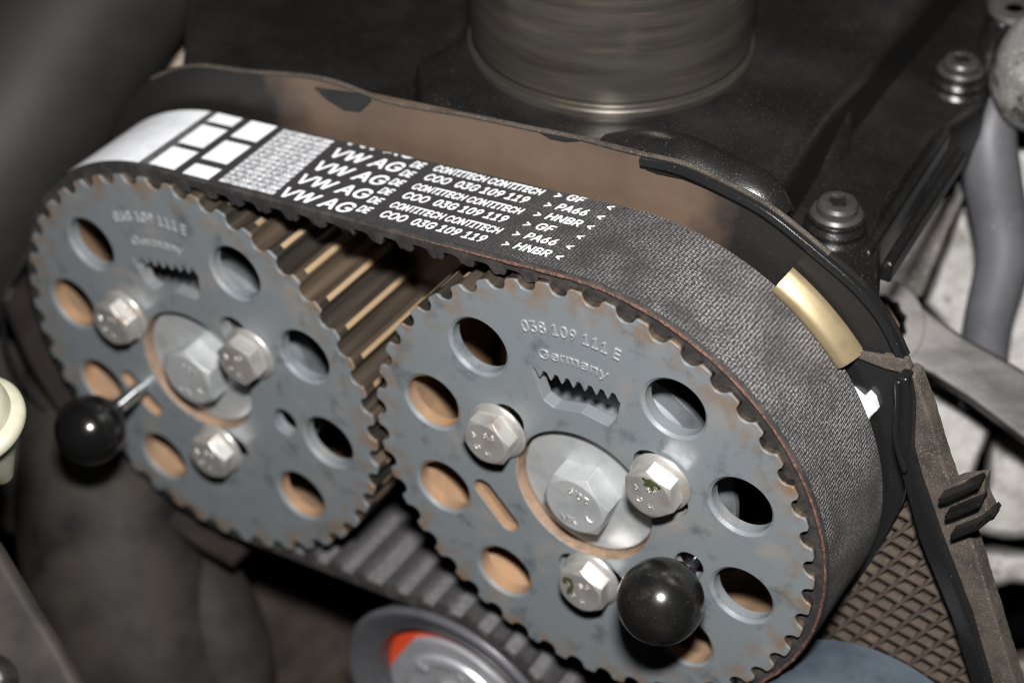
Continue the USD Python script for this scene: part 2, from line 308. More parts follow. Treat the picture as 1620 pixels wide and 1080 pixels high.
# ------------------------------------------------------------------ sprockets
def gear_poly(ph):
    """ph: angle in degrees of one gullet"""
    g = Point(0, 0).buffer(RO, 256)
    for k in range(NT):
        a = ph+k*360/NT
        g = g.difference(Polygon(np.vstack([pol(2.75, np.linspace(0, 360, 33)[:-1], pol(RO-GD+2.75, a))])))
        x = np.array([pol(RO+1, a+s*2.6) for s in (-1, 1)]+[pol(RO-GD+2.75, a+s*2.5) for s in (1, -1)]); g = g.difference(Polygon(x))
    return g.buffer(-.95, 8).buffer(.95, 8).simplify(.02)
def arc_slot(r, a0, a1, width):
    return LineString(pol(r, np.linspace(a0, a1, 12))).buffer(width/2, 12)
def letters(parent, name, text, r, a0, a1, h, w, mat_, depth=.42, label=None, bold=False):
    t = meshkit.text_mesh(text, h, depth, bold); v = np.array(t.vertices)
    x = (v[:, 0]-v[:, 0].min())/(v[:, 0].max()-v[:, 0].min())
    a = a0+(a1-a0)*x; p = pol(1, a)*(r+v[:, 1])[:, None]
    return part(parent, name, (np.stack([p[:, 0], -(w-.05+v[:, 2]), p[:, 1]], 1), np.array(t.faces)[:, ::-1]), mat_, False, label)
def sprocket(rack, ph, label):
    """drawn round the origin with its window at the angle 'rack'"""
    t = thing('belt_sprocket', label, 'sprocket')
    gear = gear_poly(ph)
    holes = [pol(48.5, rack+36*k) for k in (1, 2, 3, 4, 6, 7, 8, 9)]
    body = gear
    for k in (61.5, -60, -178.5): body = body.difference(arc_slot(28, rack+k-11, rack+k+11, 10))
    body = body.difference(LineString([pol(33.8, rack+107.5), pol(31.6, rack+127.5)]).buffer(3.2, 10))
    body = body.difference(arc_slot(33, rack-112, rack-109, 8.2))
    body = body.difference(Point(0, 0).buffer(20.7, 48))
    n = 8; x0, x1 = -12.6, 14.0; top = []
    for k in range(n):
        a, b = x0+(x1-x0)*k/n, x0+(x1-x0)*(k+1)/n; s = b-a
        top += [(a+.12*s, 38.3), (a+.42*s, 38.3-.2), (a+.70*s, 36.0), (a+.82*s, 36.0)]
    win = Polygon([(-9.6, 28.8), (-6.5, 27.2), (1.5, 28.6), (9.5, 26.9), (11.6, 28.2), (14.0, 38.3)]+top[::-1]).buffer(0).buffer(-.25).buffer(.25)
    win = affinity.rotate(win, rack-90, origin=(0, 0))
    body = body.difference(win)
    plate = man(facing(body.intersection(Point(0, 0).buffer(60.4, 96)), -4, 0))+man(facing(body.difference(Point(0, 0).buffer(60.3, 96)), -.7, 0))
    for h in holes:
        cone = spin([(0, -7), (8.35, -7), (8.35, -.75), (9.25, .06), (9.25, 1), (0, 1)], (h[0], 0, h[1]), n=56)
        plate = plate-man(cone)
    part(t, 'face_plate', plate, M['plate'], 28)
    strips = []
    for k in range(NT):
        a = ph+(k+.5)*360/NT
        strips.append(facing(Polygon(np.vstack([pol(RO+.05, np.linspace(a-.85, a+.45, 4)), pol(RO-.4, np.linspace(a+.45, a-.85, 4))])), -35, -4.5))
    part(t, 'land_dust', cat_(*strips), M['land'], 40, 'tan dust along the tooth lands', kind='stuff')
    ring = man(facing(gear.difference(Point(0, 0).buffer(60.45, 96)), -4.5, -.72))+man(facing(gear.difference(Point(0, 0).buffer(50, 96)), -35.2, -4))-man(spin([(0, -35.3), (51.5, -35.3), (57.6, -4.1), (57.6, -3), (0, -3)], (0, 0, 0), n=128))
    part(t, 'toothed_rim', ring, M['rim'], 28)
    part(t, 'rim_dust', spin([(51.2, -35.1), (57.2, -4.1), (57.5, -4.1), (51.45, -35.1), (51.2, -35.1)], (0, 0, 0), n=128), M['rim_inner'], 40, 'brown dusty inside of the rim')
    hub = thing_part = part(t, 'hub_flange', spin([(12, -30), (24, -30), (24, -17), (37, -16), (38, -15), (38, -13), (33, -12.6), (31, -11), (24, -10.5), (23.4, -5.2), (12, -5.2)], (0, 0, 0), n=96), M['hub'], 30)
    part(t, 'bore_edge', spin([(20.35, -5.0), (20.75, -5.0), (20.75, -.25), (20.35, -.55), (20.35, -5.0)], (0, 0, 0), n=96), M['hubbrown'], 30, 'rusty brown edge round the hub disc')
    for k in (2, 3, 4, 6):
        h = pol(48.5, rack+36*k); part(t, 'hole_lining', spin([(8.2, -4.3), (8.38, -4.3), (8.38, -.85), (8.2, -.75), (8.2, -4.3)], (h[0], 0, h[1]), n=56), M['rim_inner'], 30, 'brown dusty wall of a hole')
    slot = LineString([pol(33.8, rack+107.5), pol(31.6, rack+127.5)]).buffer(3.25, 10)
    part(t, 'slot_lining', facing(slot.difference(slot.buffer(-.14)), -4.2, -.2), M['rim_inner'], 30, 'brown dusty wall of the long slot')
    part(t, 'slot_web', facing(slot.buffer(-.2), -6.5, -2.6), M['rim_inner'], 30, 'brown dusty web behind the long slot')
    if 1:
        part_no = letters(t, 'part_number', '038 109 111 E', 51.0, rack+15.4, rack-15.8, 3.35, 0, M['plate_text'])
        letters(t, 'origin_mark', 'Germany', 43.2, rack+12.4, rack-13.6, 2.8, 0, M['plate_text'])
    return t
PHD_R, PHD_L = PH_R*360/NT, PH_L*360/NT
sp = sprocket(RACK_R, PHD_R, 'sharp blue-grey toothed sprocket on the right, black ball resting on its lower face')
# the left one is the same casting turned by a few degrees
UNDER = '/World/belt_sprocket_001'; used[('/World', 'belt_sprocket')] = 2
x = UsdGeom.Xform.Define(stage, UNDER); x.AddTranslateOp().Set(Gf.Vec3d(LC[0]*S, 0, LC[1]*S)); x.AddRotateYOp().Set(-(RACK_L-RACK_R))
x.GetPrim().GetReferences().AddInternalReference(sp); x.GetPrim().SetInstanceable(True)
keys(x.GetPrim(), 'blurred blue-grey toothed sprocket on the left with the silver locking pin', 'sprocket')
x.GetPrim().GetReferences()
# clear the ops the reference brings in by giving this prim its own order
UsdGeom.Xformable(x.GetPrim()).SetXformOpOrder([UsdGeom.XformOp(x.GetPrim().GetAttribute('xformOp:translate')), UsdGeom.XformOp(x.GetPrim().GetAttribute('xformOp:rotateY'))])

# ------------------------------------------------------------------ bolts
def hexhead(at, af, h, rot, axis=(0, -1, 0)):
    rc = af/math.sqrt(3); hint = (0, 0, 1)
    hx = trimesh.creation.extrude_polygon(Polygon(pol(rc, np.arange(6)*60)), h, engine='earcut')
    cone = trimesh.creation.revolve(np.array([(0, -1), (rc+.6, -1), (rc+.6, h-(rc+.6-af*.47)*.55), (af*.47, h), (0, h)]), sections=72)
    m = man(hx) ^ man(cone)
    a = math.radians(rot); v, f = tri(m)
    v = np.stack([v[:, 0]*math.cos(a)-v[:, 1]*math.sin(a), v[:, 0]*math.sin(a)+v[:, 1]*math.cos(a), v[:, 2]], 1)
    # plane axes: +x stays x, +y becomes z, height becomes -y
    return np.stack([v[:, 0]+at[0], -(v[:, 2])+at[1], v[:, 1]+at[2]], 1), f
def stamp(parent, text, cx, cz, w, h, ang, name='stamp'):
    t = meshkit.text_mesh(text, h, .22); v = np.array(t.vertices); v[:, :2] -= (v[:, :2].min(0)+v[:, :2].max(0))/2
    a = math.radians(ang); p = np.stack([v[:, 0]*math.cos(a)-v[:, 1]*math.sin(a)+cx, -(w-.04+v[:, 2]), v[:, 0]*math.sin(a)+v[:, 1]*math.cos(a)+cz], 1)
    part(parent, name, (p, np.array(t.faces)[:, ::-1]), M['bolt'], False)
def flange_bolt(c, rot, label, paint=None):
    x, z = c
    t = thing('flange_bolt', label, 'bolt', (x, 0, z), 'flange bolts clamping the two sprockets')
    part(t, 'flange', spin([(0, .03), (8.3, .03), (8.6, .4), (8.5, 1.0), (7.4, 1.9), (6.2, 2.3), (0, 2.3)], (x, 0, z), n=64), M['bolt'], 40)
    head = part(t, 'hex_head', hexhead((x, -1.6, z), 13.0, 5.2, rot), M['bolt'], 25)
    for s, dx, dz, a in (('8.8', 1.2, 2.9, rot), ('C', -2.3, -2.2, 100), ('H', 1.0, -3.4, 20), ('J', -3.6, 1.4, 60)): stamp(t, s, x+dx, z+dz, 6.8, 1.7, a-12)
    if paint is not None:
        part(t, 'paint_mark', paint, mat_green, 40, 'dark green paint mark')
    return t
mat_green = mat('dark_green_paint', (.035, .045, .015), .4, 0, .5, second=(.07, .075, .03), s2=400)
RB = [pol(28.3, a) for a in (157, 37.5, -82)]
LB = [pol(28.3, a, LC) for a in (158.5, 37.5, -78.5)]
def blob(c, w, pts, th=.12):
    return facing(Polygon([(c[0]+a, c[1]+b) for a, b in pts]).buffer(.35), w, w+th)
flange_bolt(RB[0], 14, 'silver flange bolt left of the hub on the sharp right sprocket')
flange_bolt(RB[1], 40, 'silver bolt with dark green paint on its upper edge, right of the right hub', blob(RB[1], 6.76, [(-1.6, 5.3), (-.4, 5.1), (.4, 5.6), (1.9, 5.2), (3.1, 4.6), (2.5, 3.2), (1.5, 3.9), (.9, 2.6), (.1, 3.6), (-1.1, 3.4), (-.6, 4.4)]))
flange_bolt(RB[2], 33, 'silver bolt with green paint loop on its face, beside the right black ball', blob(RB[2], 6.76, [(-4.6, 3.2), (-2.8, 3.6), (-2.2, 1.2), (-2.9, -2.6), (-3.7, -2.2), (-3.1, .9), (-3.7, 2.4), (-4.9, 1.0), (-5.2, 1.8)]))
flange_bolt(LB[0], 25, 'blurred silver flange bolt at left of the hub on the left sprocket')
flange_bolt(LB[1], 48, 'blurred silver flange bolt just right of the hub bolt on the left sprocket')
flange_bolt(LB[2], 20, 'blurred silver flange bolt below the hub on the left sprocket')
def main_bolt(c, rot, label):
    x, z = c
    t = thing('hub_bolt', label, 'bolt', (x, 0, z))
    part(t, 'washer_disc', spin([(0, -5.1), (19.5, -5.1), (19.7, -4.8), (19.7, -3.3), (19.3, -2.9), (0, -2.9)], (x, 0, z), n=96), M['disc'], 30)
    part(t, 'hex_head', hexhead((x, 2.95, z), 17.6, 7.4, rot), M['disc'], 25)
    for s, dx, dz, a in (('10.9', 1.2, 4.4, 165), ('MX', -1.4, -5.2, 8), ('I', 4.6, -2.6, 62)): stamp(t, s, x+dx, z+dz, 4.45, 2.2, a)
main_bolt((0, 0), 13, 'large silver hex bolt on a bright disc at the right sprocket centre')
main_bolt(LC, 33, 'large silver hex bolt on a disc at the left sprocket centre')

# ------------------------------------------------------------------ locking pins with ball knobs
def locking_pin(ballc, foot, r, label, mball):
    t = thing('locking_pin', label, 'locking pin', ballc)
    b = np.array(ballc, float); f = np.array(foot, float); d = f-b; L = np.linalg.norm(d); d /= L
    knob = man(ball((0, 0, 0), 1, 5)); v, fc = tri(knob)
    part(t, 'ball_knob', (v*r+b, fc), mball, True)
    part(t, 'collar', spin([(0, r*.9), (3.3, r*.9), (3.3, r+.8), (2.6, r+1.2), (0, r+1.2)], b, d, 32), mball, 30)
    part(t, 'pin', spin([(0, r*.8), (2.5, r*.8), (2.5, L-3), (1.9, L-.4), (1.9, L+12), (0, L+12)], b, d, 32), M['pin'], 30)
locking_pin((31.3, -13.5, -9.4), (32.0, 0, -8.5), 11.2, 'scuffed black ball-headed locking pin close to the right sprocket face', M['ball'])
locking_pin(tuple(np.array([LC[0]-23.6, -24., LC[1]-16.6])), tuple(np.array([LC[0]-23.5, 0, LC[1]-16.4])), 10.6, 'shiny black ball on a bright silver pin, left of the left sprocket', M['ballclean'])

# ------------------------------------------------------------------ timing belt
IC, IR = np.array([81.6, -68.0]), 36.6         # idler
TC, TR = np.array([-43.2, -114.0]), 37.2       # tensioner
KC, KR = np.array([5.0, -262.0]), 31.0         # crank sprocket, below the picture
BO, BI = 2.2, -.69                             # belt's back and land, from the pitch line (RP)
def tangent(c0, r0, s0, c1, r1, s1):
    """tangent from circle 0 to circle 1; s = +1 when the belt turns clockwise round it. returns the two points"""
    d = c1-c0; L = np.linalg.norm(d); k = (s0*r0-s1*r1)/L; e = d/L; n = np.array([-e[1], e[0]])
    u = e*k+n*math.sqrt(1-k*k)                  # unit normal on the left of travel
    return c0+u*s0*r0, c1+u*s1*r1
circ = [(LC, RP, 1), (np.zeros(2), RP, 1), (IC, IR+BO, -1), (KC, KR, 1), (TC, TR+BO, -1)]
pts, tag_ = [], []
for k in range(5):
    a, b, e = circ[k], circ[(k+1) % 5], circ[(k+2) % 5]
    p0, p1 = tangent(*a, *b); q0, q1 = tangent(*b, *e)
    n = max(2, int(np.linalg.norm(p1-p0)/.4)); pts += list(p0+(p1-p0)*np.linspace(0, 1, n, endpoint=False)[:, None])
    a0, a1 = [math.atan2(*(q-b[0])[::-1]) for q in (p1, q0)]
    if b[2] > 0:
        while a1 > a0: a1 -= 2*math.pi
    else:
        while a1 < a0: a1 += 2*math.pi
    n = max(2, int(abs(a1-a0)*b[1]/.4)); pts += list(pol(b[1], np.degrees(np.linspace(a0, a1, n, endpoint=False)), b[0]))
path = np.array(pts); nxt = np.roll(path, -1, 0); seg = np.linalg.norm(nxt-path, axis=1); path = path[seg > 1e-6]
LEN = np.r_[0, np.cumsum(np.linalg.norm(np.diff(np.vstack([path, path[:1]]), axis=0), axis=1))]; TOTAL = LEN[-1]
def at_s(s):
    """point and outward normal of the pitch line; s = 0 where the top span leaves the left sprocket"""
    s = np.asarray(s, float) % TOTAL; p = np.vstack([path, path[:1]])
    q = np.stack([np.interp(s, LEN, p[:, k]) for k in (0, 1)], -1)
    a = np.stack([np.interp((s+.3) % TOTAL, LEN, p[:, k])-np.interp((s-.3) % TOTAL, LEN, p[:, k]) for k in (0, 1)], -1)
    a /= np.linalg.norm(a, axis=-1)[..., None]; return q, np.stack([-a[..., 1], a[..., 0]], -1)
SPAN = float(np.linalg.norm(LC))
phL = ((90+math.degrees(AL))/360*NT-PH_L) % 1; phR = (SPAN/PITCH+((90+math.degrees(AL))/360*NT-PH_R) % 1) % 1
def belt_samples(ds=.42):
    n = int(TOTAL/ds); return np.arange(n)*TOTAL/n
ss = belt_samples()
dphi = ((phR-phL+.5) % 1)-.5
ph = phL+dphi*np.clip(ss/SPAN, 0, 1)
ph = np.where(ss > TOTAL-260, phL+((TOTAL/PITCH) % 1), ph)
tt = np.abs(((ss/PITCH-ph+.5) % 1)-.5)*PITCH
tooth = np.clip((3.15-tt)/1.5, 0, 1); tooth = tooth*tooth*(3-2*tooth)
fray = (meshkit.noise(np.stack([ss/.9, ss*0, ss*0], 1), 3)-.5)
def belt_ring(off, w):
    q, n = at_s(ss); p = q+n*np.broadcast_to(np.asarray(off, float), ss.shape)[:, None]
    return np.stack([p[:, 0], -np.broadcast_to(np.asarray(w, float), ss.shape), p[:, 1]], 1)
def skin(rings, closed=True):
    n = len(ss); v = np.vstack(rings); f = []
    K = len(rings); i = np.arange(n); j = (i+1) % n
    for k in range(K if closed else K-1):
        a, b = k*n, ((k+1) % K)*n
        f.append(np.stack([a+i, b+i, b+j], 1)); f.append(np.stack([a+i, b+j, a+j], 1))
    return v, np.vstack(f)
inn = BI-2.7*tooth+fray*.35*tooth
belt = thing('timing_belt', 'wide black toothed belt with white printing looped round both sprockets', 'timing belt')
front = W1-(.55+.5*fray)*np.clip(tooth*3, 0, 1)
part(belt, 'belt_body', skin([belt_ring(BO, W0), belt_ring(BO, W1-1.0), belt_ring(BO-.55, W1), belt_ring(BI-.2, W1+.0), belt_ring(inn, front), belt_ring(BI-2.75*tooth, W0)]), M['rubber'], 35)
# woven back, a skin of its own with its own thread pattern
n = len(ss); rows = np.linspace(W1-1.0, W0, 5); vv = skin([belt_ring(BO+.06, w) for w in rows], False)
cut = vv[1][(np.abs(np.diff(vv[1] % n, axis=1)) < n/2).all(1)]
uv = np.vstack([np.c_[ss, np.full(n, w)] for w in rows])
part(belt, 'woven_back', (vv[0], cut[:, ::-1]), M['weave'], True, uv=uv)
# fabric over the teeth
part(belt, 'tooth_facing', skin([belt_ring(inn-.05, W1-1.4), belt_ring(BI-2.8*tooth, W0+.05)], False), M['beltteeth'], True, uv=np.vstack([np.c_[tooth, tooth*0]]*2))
# frayed cord along the front edge round the right sprocket
s_c = np.arange(SPAN-55, SPAN+RP*2.5, .8); q, nn = at_s(s_c)
wob = (meshkit.noise(np.stack([s_c/2.5, s_c*0, s_c*0], 1), 9)-.5)
pc = q+nn*(BO-.75+wob[:, None]*.25); rad = np.clip((s_c-(SPAN-55))/40, .15, 1)*(.42+.25*(meshkit.noise(np.stack([s_c/1.3, s_c*0, s_c*0+5], 1), 4)-.4))
part(belt, 'edge_cord', tube(np.stack([pc[:, 0], -(W1+.05+wob*.2), pc[:, 1]], 1), rad, 8, 1), M['cord'], True, 'reddish frayed cord along the front edge')
def on_belt(s, w, off):
    q, n = at_s(s); p = q+n*(BO+np.asarray(off))[:, None]; return np.stack([p[:, 0], -w, p[:, 1]], 1)
def printed(name, text, s0, s1, wbase, cap, bold=True, slant=.18, label=None, parent=belt):
    t = meshkit.text_mesh(text, cap, .05, bold); v = np.array(t.vertices)
    x = (v[:, 0]-v[:, 0].min())/(v[:, 0].max()-v[:, 0].min())
    # slanted lettering; the belt's edges cut off what would run over them
    s = s0+(s1-s0-slant*cap)*x+slant*v[:, 1]; w = np.clip(wbase-v[:, 1], W0+.3, W1-1.3)
    return on_belt(s, w, .075+v[:, 2]), np.array(t.faces)
def print_part(name, meshes, label=None):
    v, f = cat_(*meshes); part(belt, name, (v, f), M['print'], False, label)
for k in range(5): print_part('brand_print', [printed('', 'VW AG', 43.6, 68.3, -3.75-7.43*k, 4.5)])
for k in range(6): print_part('country_print', [printed('', 'DE', 68.9, 73.0, -5.6-4.87*k, 2.9)])
for k in range(3): print_part('maker_print', [printed('', 'CONTITECH CONTITECH', 75.9, 110.3, -10.6-10.0*k, 2.7)])
for k in range(3): print_part('number_print', [printed('', 'COO  03G 109 119', 76.2, 108.8, -5.75-10.0*k, 3.0)])
for k, (t_, e) in enumerate([('HNBR', 127.6), ('PA66', 126.4), ('GF', 122.4), ('HNBR', 127.6), ('PA66', 126.4), ('GF', 122.4)]):
    b = -6.5-4.98*k
    print_part('material_print', [printed('', t_, 117.1, e, b, 2.8), printed('', '>', 113.7, 115.8, b, 2.6), printed('', '<', 129.0, 131.1, b, 2.6)])
lines = ['NICHT KNICKEN NICHT KNICKEN', 'DO NOT CRIMP DO NOT CRIMP', 'NE PAS PLIER NE PAS PLIER']
print_part('small_print', [printed('', lines[k % 3], 23.8-.07*k, 42.9-.15*k, -3.6-2.16*k, 1.62, True, .1) for k in range(14)], 'block of small white lettering')
def white_patch(s0, s1, w0, w1, serr=0):
    ns, nw = max(2, int(abs(s1-s0)/.8)), 2
    s = np.linspace(s0, s1, ns+1); a = np.full(ns+1, w0); b = np.full(ns+1, w1)
    if serr: b = b-serr*(np.arange(ns+1) % 2)
    v = np.vstack([on_belt(s, np.clip(a, W0+.3, W1-1.2), np.full(ns+1, .09)), on_belt(s, np.clip(b, W0+.3, W1-1.2), np.full(ns+1, .09))]); m = ns+1
    return v, np.array([t for i in range(ns) for t in ((i, i+1, m+i+1), (i, m+i+1, m+i))])
for s0, w0, w1 in ((-1.6, -3.4, -13.4), (-1.9, -16.0, -26.6), (-2.2, -29.0, -34.5), (11.2, -2.4, -8.4), (10.7, -11.4, -21.8), (10.5, -24.5, -34)):
    print_part('print_block', [white_patch(s0, s0+9.4, w0, w1, .4)], None)
part(belt, 'white_label', white_patch(-5.0, -92, -2.5, W0+.3), M['print'], True, 'plain white label wrapped round the left end')
#REST
# ------------------------------------------------------------------ pulleys under the belt
t = thing('tensioner_pulley', 'grey flanged tensioner pulley with orange-red ring and silver centre', 'pulley', (TC[0], 0, TC[1]))
o = (TC[0], 0, TC[1])
part(t, 'roller', spin([(30, -36), (TR, -36), (TR, -1.2), (39.6, -1.0), (40.3, -.3), (40.3, .6), (39.2, 1.6), (37.6, 1.7), (30.5, -1.5), (29.3, -4), (29, -12), (30, -36)], o, n=128), M['pulley'], 30)
part(t, 'inner_ring', spin([(0, -14), (28.8, -14), (28.8, -5.5), (27.4, -4.6), (0, -4.6)], o, n=96), M['red'], 30)
sil = Point(0, 0).buffer(25.6, 64).intersection(affinity.rotate(sbox(-24, -30, 22.5, 30), -28, origin=(0, 0)))
hubp = part(t, 'centre_plate', facing(affinity.translate(sil, *TC), -4.5, -2.2), M['cap'], 20)
part(t, 'raised_boss', spin([(0, -2.3), (20, -2.3), (19.4, -1.2), (17, -.8), (15.4, -2.0), (0, -2.0)], o, n=72), M['cap'], 40)
part(t, 'centre_bolt', hexhead((TC[0]+1, 2.1, TC[1]+1), 15, 7, 20), M['bolt'], 25)
for dx, dz in ((-13, 11), (2, 14.5), (13, 9)): part(t, 'rivet', spin([(0, -2.2), (2.3, -2.2), (2.1, -1.0), (1.2, -.6), (0, -.5)], (TC[0]+dx, 0, TC[1]+dz), n=24), M['cap'], 40)
solo('idler_roller', spin([(0, -30), (20, -30), (20, -21), (IR-.8, -21), (IR, -20.2), (IR, -6), (IR-.6, -3.2), (IR-2.4, -.9), (IR-5, .4), (IR-8, .8), (IR-9, .8), (3, .8), (0, .8)], (IC[0], 0, IC[1]), n=160), M['bluegrey'], 'smooth dark blue-grey roller at the bottom edge, right of the right sprocket', 'roller')
# ------------------------------------------------------------------ rear cover behind the belt
EDGE = [(178, 215), (200, 165), (240, 124), (303, 104), (383, 112), (433, 116), (540, 133), (583, 150), (727, 180), (840, 203), (923, 220), (1017, 244), (1080, 258), (1147, 288), (1213, 323), (1260, 358), (1313, 402), (1363, 446), (1413, 510), (1437, 562)]
WB = -38.0
e = PX(EDGE, WB)
rc = thing('rear_belt_cover', 'dusty brown and black plastic cover plate behind the belt', 'belt cover', (0, -WB, 0))
outline = Polygon(list(map(tuple, e))+[tuple(PX([(1357, 553)], WB)[0]), (40, 20), (20, -40), (-120, -60), (-190, -20)]).buffer(0)
part(rc, 'back_plate', facing(outline, WB-1.2, WB), M['brownplate'], 20)
lipl = LineString(smooth_path(np.c_[e[11:], np.zeros(len(e)-11)], 6)[:, :2])
part(rc, 'edge_lip', facing(lipl.buffer(2.2, cap_style=2, single_sided=True).buffer(.05) if 0 else lipl.parallel_offset(1.3, 'right').buffer(1.0, cap_style=2), WB-1.5, WB+2.0), M['blackgloss'], 30, 'raised black lip along the right edge')
edl = LineString(smooth_path(np.c_[e[2:17], np.zeros(15)], 6)[:, :2])
part(rc, 'edge_bead', facing(edl.buffer(.4, cap_style=2), WB-.6, WB+.5), M['dustyplastic'], 30, 'pale dusty bead along the top edge')
for pts in ([(500, 140), (520, 158), (545, 173), (570, 176), (586, 160), (585, 152)], [(855, 209), (872, 219), (895, 223), (915, 222), (912, 219)], [(1020, 248), (1024, 268), (1040, 274), (1080, 282), (1140, 306), (1143, 290), (1080, 263)]):
    part(rc, 'wiped_patch', facing(Polygon(PX(pts, WB)).buffer(.3), WB, WB+.15), M['blackgloss'], False, 'shiny black patch wiped free of dust')
wall = []
for k in range(40):
    a = 170+102*k/39; top = -30+29*min(1, max(0, (a-171)/14)); wall.append((a, top))
def ring_wall(c, r0, r1, prof, w0):
    V, F = [], []
    for a, top in prof:
        i, o_ = pol(r0, a, c), pol(r1, a, c); V += [(i[0], -w0, i[1]), (i[0], -top, i[1]), (o_[0], -top, o_[1]), (o_[0], -w0, o_[1])]
    for k in range(len(prof)-1):
        for j in range(4):
            a, b = 4*k+j, 4*k+(j+1) % 4; F += [(a, b, b+4), (a, b+4, a+4)]
    m = 4*(len(prof)-1); F += [(0, 2, 1), (0, 3, 2), (m, m+1, m+2), (m, m+2, m+3)]
    return np.array(V), np.array(F)
part(rc, 'side_wall', ring_wall(LC, 80.2, 82.8, wall, WB), M['darkcover'], 30, 'dark curved wall round the left sprocket')
part(rc, 'side_bead', tube([P(46, 408, -6), P(24, 445, -5), P(6, 490, -4), P(8, 540, -3), P(30, 592, -2), P(72, 650, -2)], .9, 12), M['blackgloss'], True)
# ------------------------------------------------------------------ lower cover at the right
lc = thing('lower_belt_cover', 'dusty lower cover with waffle panel and ribbed flange at lower right', 'belt cover', tuple(P(1450, 800, -34)))
n_, W_ = (0, -1, 0), lambda w: (0, -w, 0)
part(lc, 'inner_panel', slab([(1340, 545), (1434, 569), (1440, 600), (1442, 720), (1425, 800), (1390, 870), (1340, 940), (1270, 1000), (1150, 900)], n_, W_(-36.5), 2), M['blackgloss'], False)
part(lc, 'top_seam', slab([(1352, 556), (1434, 570), (1440, 584), (1436, 592), (1400, 583), (1356, 566)], n_, W_(-35.5), 2), M['dustyplastic'], False)
wp = [(1436, 790), (1398, 858), (1350, 930), (1285, 985), (1300, 1040), (1500, 1100), (1560, 1100), (1505, 975), (1450, 850)]
wpoly = Polygon(PX(wp, -37)).buffer(0)
part(lc, 'waffle_base', facing(wpoly, -39.5, -38.2), M['waffle'], False)
def ribs(d, gap, th, ph):
    d = np.array(d, float); d /= np.linalg.norm(d); nn_ = np.array([-d[1], d[0]]); c0 = np.array([85., -25.]); out = []
    for k in range(-14, 15):
        o_ = c0+nn_*(k*gap+ph); out.append(LineString([o_-d*90, o_+d*90]).buffer(th))
    return out
grid = unary_union(ribs((88, 169), 4.9, .5, 0)+ribs((476, -75), 4.9, .5, 1)).intersection(wpoly)
part(lc, 'waffle_ribs', facing(grid, -38.25, -35.6), M['waffle'], False)
pads = []
cells = wpoly.difference(grid)
for g in getattr(cells, 'geoms', [cells]):
    if g.area > 8:
        b = g.buffer(-.75); c = g.centroid
        if b.geom_type == 'Polygon' and not b.is_empty: pads.append(facing(b.simplify(.2), -38.25, -37.4))
part(lc, 'waffle_pads', cat_(*pads), M['waffle'], False, kind='stuff')
part(lc, 'black_rib', slab([(1412, 604), (1420, 597), (1434, 600), (1442, 640), (1440, 716), (1452, 762), (1483, 850), (1533, 980), (1566, 1095), (1540, 1095), (1503, 975), (1452, 850), (1418, 725), (1416, 660)], n_, W_(-30), 4, .8), M['blackgloss'], 40)
part(lc, 'edge_ridge', tube([P(1421, 602, -28.7), P(1420, 650, -28.7), P(1419, 700, -28.7), P(1432, 745, -28.7)], .7, 12), M['blackgloss'], True)
part(lc, 'flange', slab([(1436, 590), (1447, 596), (1470, 660), (1492, 735), (1545, 880), (1612, 1100), (1560, 1100), (1525, 955), (1470, 805), (1440, 715)], n_, W_(-33), 5, .6, amp=.25, scale=4), M['dustyplastic'], 40)
clip = part(lc, 'clip_base', slab([(1480, 775), (1520, 762), (1558, 756), (1556, 785), (1572, 822), (1520, 848), (1500, 856)], n_, W_(-33.2), 4, .5, amp=.3, scale=4), M['dustyplastic'], 40)
for a in ([(1484, 790), (1500, 785), (1545, 765), (1548, 772), (1500, 794), (1486, 797)], [(1494, 816), (1520, 806), (1550, 795), (1550, 802), (1512, 818), (1496, 823)], [(1503, 846), (1540, 833), (1568, 812), (1573, 818), (1548, 838), (1505, 854)]):
    part(clip, 'clip_fin', slab(a, n_, W_(-29), 5), M['black'], False)
# ------------------------------------------------------------------ small pieces beside the belt
def bent_strip(r0, r1, a0, a1, w, bulge, th=.8):
    A, Bn = np.linspace(a0, a1, 24), 12; V, F = [], []
    prof = [(r0+(r1-r0)*k/Bn, w+bulge*math.sin(math.pi*(.12+.86*k/Bn))) for k in range(Bn+1)]; prof += [(r, ww-th) for r, ww in prof[::-1]]
    K = len(prof)
    for a in A:
        for r, ww in prof: q = pol(r, a); V.append((q[0], -ww, q[1]))
    for i in range(len(A)-1):
        for j in range(K):
            a, b = i*K+j, i*K+(j+1) % K; F += [(a, b+K, b), (a, a+K, b+K)]
    for s, rev in ((0, 0), ((len(A)-1)*K, 1)):
        for j in range(Bn): 
            q = [(s+j, s+j+1, s+K-2-j), (s+j, s+K-2-j, s+K-1-j)]; F += [x[::-1] for x in q] if rev else q
    return np.array(V), np.array(F)
solo('gold_strip', bent_strip(66.5, 75.2, 61.5, 40.5, -36.5, 5.2), M['brass'], 'pale gold bent metal strip tucked beside the belt at right', 'metal strip', 40)
solo('white_tab', slab([(1335, 612), (1350, 622), (1362, 633), (1372, 624), (1381, 634), (1386, 652), (1376, 662), (1370, 672), (1350, 668)], n_, W_(-34.2), 3, .8), M['whiteplastic'], 'small white plastic tab poking out below the gold strip', 'plastic tab', 40)
